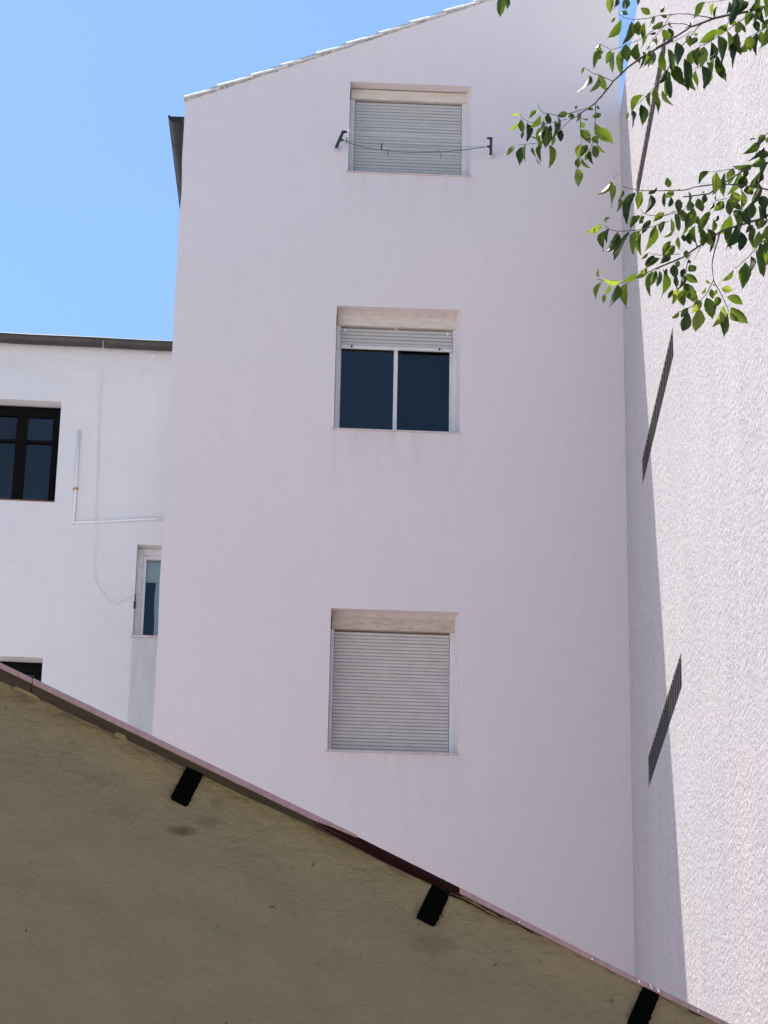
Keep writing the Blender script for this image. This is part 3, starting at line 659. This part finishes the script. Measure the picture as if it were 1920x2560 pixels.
# ------------------------------------------------------------------ the tree
TX, TY = 2.75, 8.1
tree = tag(empty('tree', (TX, TY, 0)), 'leafy tree reaching in from the right with two drooping leafy boughs', 'tree')
iv = Matrix.Translation((-TX, -TY, 0))
L2 = lambda p: Vector(p)-Vector((TX, TY, 0))
MB().tube([(0, 0, -.1), (.03, .02, 1.2), (-.02, .05, 2.6), (.05, .0, 4.0), (.1, .1, 5.6), (.12, .2, 7.6), (.2, .2, 9.2)], [.20, .165, .15, .13, .095, .06, .02], 12).build('trunk', 'trunk', tree, True)
RG = {1: (5.027, 1230, 240), 2: (6.9125, 1440, 0), 3: (5.925, 1640, 0), 4: (6.146, 1460, 420), 5: (6.38, 1660, 320), 6: (5.925, 1640, 560), 7: (2.404, 1230, 0)}
def px(r, x, y): s, a, b = RG[r]; return a+x/s, b+y/s
LEAVES = {
1: '''345,225,250,222,25 330,330,240,418,40 375,290,388,450,70 445,345,458,555,85 560,185,480,255,50 612,235,508,392,60 385,440,372,520,40 485,500,560,542,22 705,218,715,345,80 600,400,600,620,60 684,375,680,615,130 640,310,615,500,60 950,215,835,250,70 990,215,1000,300,75 1080,210,1075,322,45 830,265,850,470,60 790,320,795,520,60 870,420,850,570,75 740,365,735,450,50 780,480,740,620,50 640,560,590,690,50 610,620,608,795,35 720,620,730,855,90 310,615,190,712,55 375,640,357,840,75 425,605,410,790,45 515,645,553,850,40 1190,155,1265,165,38 1310,130,1355,160,30 1070,120,1050,165,32 1375,225,1275,262,60 1215,285,1135,290,20 1115,330,1155,395,60 1120,425,1222,570,110 1290,350,1405,555,110 1340,400,1505,555,110 1275,505,1320,585,80 1120,600,1095,775,75 1195,615,1120,740,80 1310,605,1410,710,30 1270,620,1325,780,90 1240,690,1260,838,55 1215,680,1190,805,45 1100,765,1070,900,70 1130,790,1200,895,45 1065,905,1095,1120,100''',
2: '''600,-60,585,190,125 690,-50,670,130,50 870,-60,855,160,130 1060,-50,1075,70,50 900,250,790,200,80 680,300,600,380,40 785,335,610,620,120 965,375,857,740,140 1080,360,1075,600,150 1195,390,1180,700,75 1280,245,1140,150,110 1460,215,1520,135,60 1300,350,1285,480,40 1360,270,1340,390,55 1510,380,1335,485,90 1580,300,1480,270,55 1610,370,1640,470,25 1390,560,1265,605,40 1240,620,1150,830,40 1330,660,1245,850,45 1395,640,1400,780,45 1490,520,1640,700,130 430,760,360,845,60 445,830,330,915,60 470,880,320,1130,100 410,900,370,1020,80 600,870,540,1070,110 660,890,590,1200,85 845,850,755,1215,125 860,760,880,1020,160 1075,745,1065,1090,145 1160,890,1150,1150,45 1270,850,1210,1110,100 1330,880,1310,1170,105 1470,890,1495,1195,125 155,1160,105,1275,40 245,1300,85,1585,95 395,1350,270,1555,85 400,1290,515,1525,120 1160,1640,930,1920,120 960,1910,1000,2170,75 1130,1800,1165,2110,140 1280,1590,1255,1800,80 1600,850,1640,1190,110 1580,1200,1470,1400,110 1550,1250,1580,1620,110 1490,1560,1620,1790,70 1380,1500,1425,1750,110 1340,1560,1390,1930,90 910,1950,865,2060,50 1600,480,1660,660,80''',
3: '''730,30,585,265,90 860,40,830,250,40 905,100,860,250,45 1180,-60,1095,290,120 1080,20,1050,200,60 1370,30,1200,180,110 1440,60,1380,160,50 515,330,450,420,50 610,560,530,650,80 480,520,500,670,90 580,490,600,530,50 300,620,340,940,150 655,690,590,975,110 560,740,500,970,100 710,690,680,950,140 815,620,815,900,100 920,530,1000,900,130 895,440,690,615,110 1060,370,900,500,110 1050,450,1100,700,60 1080,640,1155,960,110 900,820,980,1160,120 850,860,835,1040,60 690,970,740,1300,140 755,920,825,1200,55 590,1040,635,1280,45 490,1090,565,1310,100 430,870,445,1260,130 260,970,385,1225,160 190,1060,240,1390,105 150,1140,180,1410,80 1220,310,1220,500,120 1200,480,1245,770,130 1330,580,1265,775,90 1390,540,1400,730,140 1500,490,1465,765,90 1560,450,1590,650,100 1420,170,1340,340,120 1470,180,1470,330,70 1480,310,1510,450,100 1540,100,1600,330,100 1640,30,1650,230,90 1460,40,1530,230,100 1659,400,1590,660,100 1260,330,1330,470,60 1130,320,1180,370,80 1600,100,1480,170,60 1659,280,1580,420,80 1250,-30,1290,110,90 1530,-40,1480,100,80 1620,-40,1640,100,70''',
7: '''52,-45,45,75,52 85,-25,85,50,32''',
4: '''425,200,278,415,70 490,265,385,555,95 610,340,560,480,45 545,460,530,655,75 785,380,630,755,115 900,355,840,605,100 1120,300,1005,410,75 1030,410,975,690,100 1240,380,1245,570,65 1310,300,1280,160,90 1380,350,1270,440,90 1330,440,1310,590,70 870,725,725,905,85 930,740,860,800,55 900,785,855,850,60 1235,690,1085,800,90 1020,800,915,990,95 1110,900,1010,1230,100 1110,890,1040,1060,70 1240,810,1180,985,80 1400,700,1440,930,80 1330,780,1390,980,70 1350,950,1250,1070,70 280,870,95,980,75 400,750,315,825,20 340,960,260,1240,90 390,930,330,1130,60 520,985,405,1275,140 545,1020,500,1280,65 690,990,515,1365,100 860,965,755,1275,115 870,1010,865,1295,100 985,1300,900,1390,35 1330,1120,1220,1330,80 1400,1200,1260,1340,100 1080,1345,960,1490,80 1170,1390,970,1520,90 1330,1350,1200,1440,100 970,1520,835,1685,75 830,1630,610,1720,85 565,1735,330,1720,75 230,1680,225,1555,38 280,1745,180,1970,55 400,1800,335,1930,50 330,1940,305,2060,55 515,1790,430,2110,120 670,1760,615,2100,125 1060,1590,980,1890,80 1110,1570,1050,1800,75 1160,1580,1160,1810,80 1220,1560,1245,1900,85 1270,1540,1250,1650,50 1380,1480,1390,1690,120''',
5: '''715,690,570,860,85 850,710,760,1040,140 975,710,905,1030,70 1100,640,1030,860,130 1410,600,1150,620,110 1200,690,1060,1010,90 1290,750,1230,960,140 1320,640,1290,800,80 1530,700,1380,980,120 1560,700,1480,900,90 1540,230,1340,400,110 1610,110,1510,240,100 1659,150,1640,230,60 1590,300,1390,530,90 1659,380,1540,480,110 1620,500,1420,600,120 1659,540,1560,760,90 1480,170,1380,170,25 640,1000,640,1045,18 660,1060,640,1190,85 820,1090,820,1150,40 540,1120,600,1340,130 400,1150,420,1330,120 230,1130,240,1320,110 250,1290,330,1510,150 480,1280,370,1580,150 390,1020,440,1180,60 545,1400,540,1540,80 730,1330,590,1630,130 800,1190,740,1290,60 870,1390,800,1500,60 960,1180,820,1300,120 1030,1130,1050,1370,130 1060,1380,920,1680,130 1100,1010,1150,1200,170 1230,980,1255,1270,60 1100,1190,1230,1290,90 1210,1310,1140,1420,130 1250,1310,1150,1640,120 1330,1260,1340,1560,140 1410,1180,1400,1400,140 1330,930,1340,1040,110 1400,940,1380,1070,80 1530,900,1420,1160,110 1560,1080,1600,1280,160 1520,1240,1540,1500,110 1620,1260,1640,1450,80 1490,1440,1500,1590,80 1659,1480,1500,1600,90 1640,1550,1600,1787,110 1520,1640,1450,1900,110 1420,1550,1320,1660,80 1440,1590,1400,1850,90 1240,1660,1230,1940,140 1080,1560,1060,1880,110 780,1450,790,1640,60 700,1610,780,1930,110 500,1560,480,1860,90 620,1600,600,1870,110 310,1700,320,1810,80 390,1670,410,1850,85 360,1560,310,1680,50''',
6: '''1280,620,1260,940,120 1320,560,1330,850,110 1410,480,1390,740,90 1490,400,1560,720,130 1560,280,1570,500,130 1620,380,1620,610,100 1659,180,1640,400,110 1150,660,1015,840,50 975,960,1115,975,95 1045,1080,1265,1175,110 1105,1235,1325,1450,140 1100,1300,1215,1445,70 1070,1320,1025,1630,95 995,1215,875,1480,105 750,1090,835,1360,160 820,960,840,1090,75 900,970,860,1050,50 930,1080,870,1220,95 665,1125,560,1290,110 640,1250,600,1570,155 480,1240,375,1360,80 470,1300,410,1565,140 340,1290,230,1390,50 745,820,800,880,35 740,935,680,1035,30 845,880,870,925,25 420,880,575,1130,150 400,970,390,1200,115 330,930,230,1170,75 250,980,185,1085,60 450,740,595,855,110 500,600,570,700,120 430,660,360,780,70 400,740,370,950,90 310,760,310,930,70 340,540,310,640,70 470,540,510,575,50 440,390,460,500,80 700,200,680,300,80 215,255,110,460,80 270,320,150,450,100 800,100,830,350,110 340,190,350,370,50 1190,0,1070,325,110'''}
TWIGS = {
1: [(1.5, '1385,0 1290,90 1190,160 1095,230'), (1, '1115,230 1110,400 1130,610 1100,760 1085,900'), (1, '1298,90 1298,330 1285,540 1230,680 1170,780'), (1, '1180,155 1000,210 830,245 650,215 585,140 575,95'), (1, '1100,230 1040,265 940,340 880,390 800,470 720,560 620,570 540,595 330,615'), (.8, '940,290 850,310 700,345 470,330 390,280 350,220')],
2: [(2.6, '1659,690 1140,990 900,1160 645,1400 430,1670 330,1780 60,1970'), (.9, '640,1400 430,1310 310,1275 220,1215 150,1160'), (1, '1659,260 1480,260 1240,320 1020,340 830,305 730,235'), (1, '1659,410 1540,440 1320,530 1110,680 850,790 600,860 430,760'), (.9, '1630,260 1520,460 1330,680 1240,840'), (1, '1659,1080 1570,1220 1440,1430 1290,1580 1120,1750 970,1880')],
3: [(3.6, '1700,80 1480,140 1300,180 1080,220 840,275 650,350 510,395 340,510 0,715'), (1.3, '840,270 640,235 480,205 330,205 90,225 0,240'), (1.1, '520,385 400,350 240,345 80,385 0,400'), (1.5, '760,310 660,360 540,500 330,740 200,980 100,1150 0,1290'), (1.2, '1300,180 1160,240 1050,360 960,470 780,620 640,680'), (1.3, '1400,210 1200,350 960,510 700,680'), (1, '880,800 800,860 640,980 510,1050'), (1.3, '1680,380 1500,480 1330,570'), (.8, '1100,-20 980,5 730,45'), (.9, '530,465 350,570 90,690')],
4: [(1.2, '1475,330 1390,345 1180,350 930,350 650,300 520,245 440,205'), (.6, '440,205 460,145 500,105 570,88 660,115'), (.9, '1475,640 1380,670 1210,740 1000,725 920,690 860,625'), (1, '1300,820 1110,880 910,945 700,965 540,975 400,950 310,870 400,750'), (.8, '1475,1320 1150,1340 980,1300'), (1.4, '1475,1380 1280,1470 1130,1530 900,1640 690,1730 520,1770 420,1755 280,1720 200,1710')],
5: [(1.7, '1700,990 1430,940 1180,905 930,895 720,910 480,945 360,985 180,995 0,1000'), (2.2, '1700,540 1410,600 1280,670 1100,780 930,900 720,1050 580,1065 460,1080 300,1100'), (.8, '1280,640 1020,660 870,690 720,690'), (1, '1700,30 1540,200 1430,500'), (.9, '1000,1120 820,1160 750,1310'), (.7, '830,1000 820,1150'), (.9, '460,1080 330,1300 180,1350 0,1400')],
6: [(2.6, '1720,-160 1500,-60 1200,30 960,110 650,320 400,490 150,600 0,670'), (1.5, '950,120 900,300 850,480 830,600 850,830'), (1.1, '850,830 750,1030 665,1130 540,1220 380,1290 330,1300'), (1.1, '850,830 930,970 1010,1130 1060,1240 1070,1320'), (.8, '660,330 560,530'), (1, '510,440 460,600 420,860 340,950'), (1.1, '1700,150 1500,330 1380,480 1200,640 1140,670')]}
def leaf_mesh(k, curl, fold):
    m = MB(); n = 9; rows = []
    for i in range(n+1):
        t = i/n; wdt = .5*math.sin(math.pi*t**.84)**1.0*(1-.12*t) if 0 < t < 1 else 0
        if t > .8: wdt *= 1-(t-.8)*1.2
        z = -curl*t*t; ser = (.02 if i % 2 else -.015)
        wv = .03*math.sin(t*7+k)
        rows.append(((t, -(wdt+ser*(0 < t < 1)), z+fold*wdt+wv), (t, -wdt*.5, z+fold*wdt*.42+wv*.5), (t, 0, z), (t, wdt*.5, z+fold*wdt*.42-wv*.4), (t, wdt+ser*(0 < t < 1), z+fold*wdt-wv)))
    for r in rows: m.v += list(r)
    for i in range(n):
        for j in range(4): m.f.append((i*5+j, (i+1)*5+j, (i+1)*5+j+1, i*5+j+1))
    i = len(m.v); m.v += [(-.16, -.012, .01), (-.16, .012, .01), (0, .014, 0), (0, -.014, 0)]; m.f.append((i, i+1, i+2, i+3))
    return m.mesh('leaf', 'leaf', True, False)
leaf_kinds = [leaf_mesh(0, .10, .22), leaf_mesh(1, .15, .32), leaf_mesh(2, -.06, .16), leaf_mesh(3, .18, .1), leaf_mesh(4, .05, .40)]
BO = {}
def depth(g, x, y):
    base = 8.05 if g == 'upper' else 7.75
    return base + (1920-x)*(-.0003 if g == 'upper' else .00025) + .18*noise.noise(Vector((x*.006, y*.006, 3 if g == 'upper' else 9)))
for g, regs, lab in (('upper', (1, 2, 3, 7), 'upper bough drooping towards the pink house'), ('lower', (4, 5, 6), 'lower bough crowded with leaves')):
    bm_ = MB()
    for r in regs:
        for wd, s in TWIGS.get(r, []):
            P = []
            for q in s.split():
                x, y = px(r, *map(float, q.split(','))); P.append((x, y))
            Q = []
            for a, b in zip(P, P[1:]):
                for t in (0, .5): Q.append((a[0]+(b[0]-a[0])*t+random.uniform(-.8, .8)*(t > 0), a[1]+(b[1]-a[1])*t+random.uniform(-.8, .8)*(t > 0)))
            Q.append(P[-1]); n = len(Q)
            bm_.tube([L2(at(x, y, depth(g, x, y))) for x, y in Q], [wd*(1-.45*k/(n-1))*.0016 for k in range(n)], 6)
    # the bough's thick end runs out of the picture to the trunk
    for (x, y) in ([(1927, 14)] if g == 'upper' else [(1930, 533), (1926, 475), (1926, 405)]):
        s0 = L2(at(x, y, depth(g, x, y))); zt = 5.0 if g == 'upper' else 4.6
        e0 = Vector((.05, .02, zt)); mid = s0.lerp(e0, .5)+Vector((0, 0, .12))
        bm_.tube([s0, s0.lerp(mid, .5)+Vector((0, 0, .05)), mid, mid.lerp(e0, .6), e0], [.0048, .010, .018, .026, .035], 8)
    bough = bm_.build('bough', 'bark', tree, True, fix=False); bough['label'] = lab
    for r in regs:
        sc = RG[r][0]
        for q in LEAVES.get(r, '').split():
            bx, by, tx, ty, wd = map(float, q.split(','))
            x0, y0 = px(r, bx, by); x1, y1 = px(r, tx, ty)
            Y0 = depth(g, x0, y0)+random.uniform(-.06, .06); A = at(x0, y0, Y0)
            Lp = math.hypot(x1-x0, y1-y0); mpp = A.y/(F_PX*math.cos(PITCH))*1.08
            B = at(x1, y1, Y0+random.uniform(-.35, .35)*max(Lp, 24)*mpp)
            ax = (B-A); ln = ax.length*1.18; ax.normalize()
            full = max(.53*Lp, wd/sc*1.02, 9); c = min(1., wd/sc/full); phi = math.acos(c)*random.choice((-1, 1))+random.uniform(-.12, .12)
            view = (A-CAM).normalized(); wv = ax.cross(view).normalized(); nv = wv.cross(ax).normalized()
            if nv.z < 0: nv = -nv; wv = -wv
            wr = wv*math.cos(phi)+nv*math.sin(phi); nr = ax.cross(wr).normalized()
            if random.random() < .15: nr = -nr
            W_ = full*mpp*1.14
            o = bpy.data.objects.new('leaf', random.choice(leaf_kinds)); col.objects.link(o); o.parent = bough
            loc = L2(A)
            yv = nr.cross(ax)
            o.matrix_local = Matrix(((ax.x*ln, yv.x*W_, nr.x*ln, loc.x), (ax.y*ln, yv.y*W_, nr.y*ln, loc.y), (ax.z*ln, yv.z*W_, nr.z*ln, loc.z), (0, 0, 0, 1)))
# the rest of the crown, outside the picture
cr = MB(); rnd = random.Random(4)
base = [Vector(v.co) for v in leaf_kinds[0].vertices]; bf = [tuple(p.vertices) for p in leaf_kinds[0].polygons]
for k in range(1500):
    th, r = rnd.uniform(0, 2*math.pi), rnd.random()**.5*1.5
    c = Vector((r*math.cos(th)*.75+1.0, r*math.sin(th)*.9+.1, rnd.uniform(5.0, 9.2)))
    q = Matrix.Rotation(rnd.uniform(0, 6.28), 4, 'Z') @ Matrix.Rotation(rnd.uniform(.5, 1.5), 4, 'Y') @ Matrix.Rotation(rnd.uniform(-1, 1), 4, 'X'); i = len(cr.v); s = rnd.uniform(.05, .085)
    cr.v += [tuple(c + (q @ Vector((p.x*s, p.y*s*.6, p.z*s)))) for p in base]; cr.f += [tuple(i+j for j in f) for f in bf]
tag(cr.build('crown', 'leaf', tree, True, fix=False), kind='stuff')
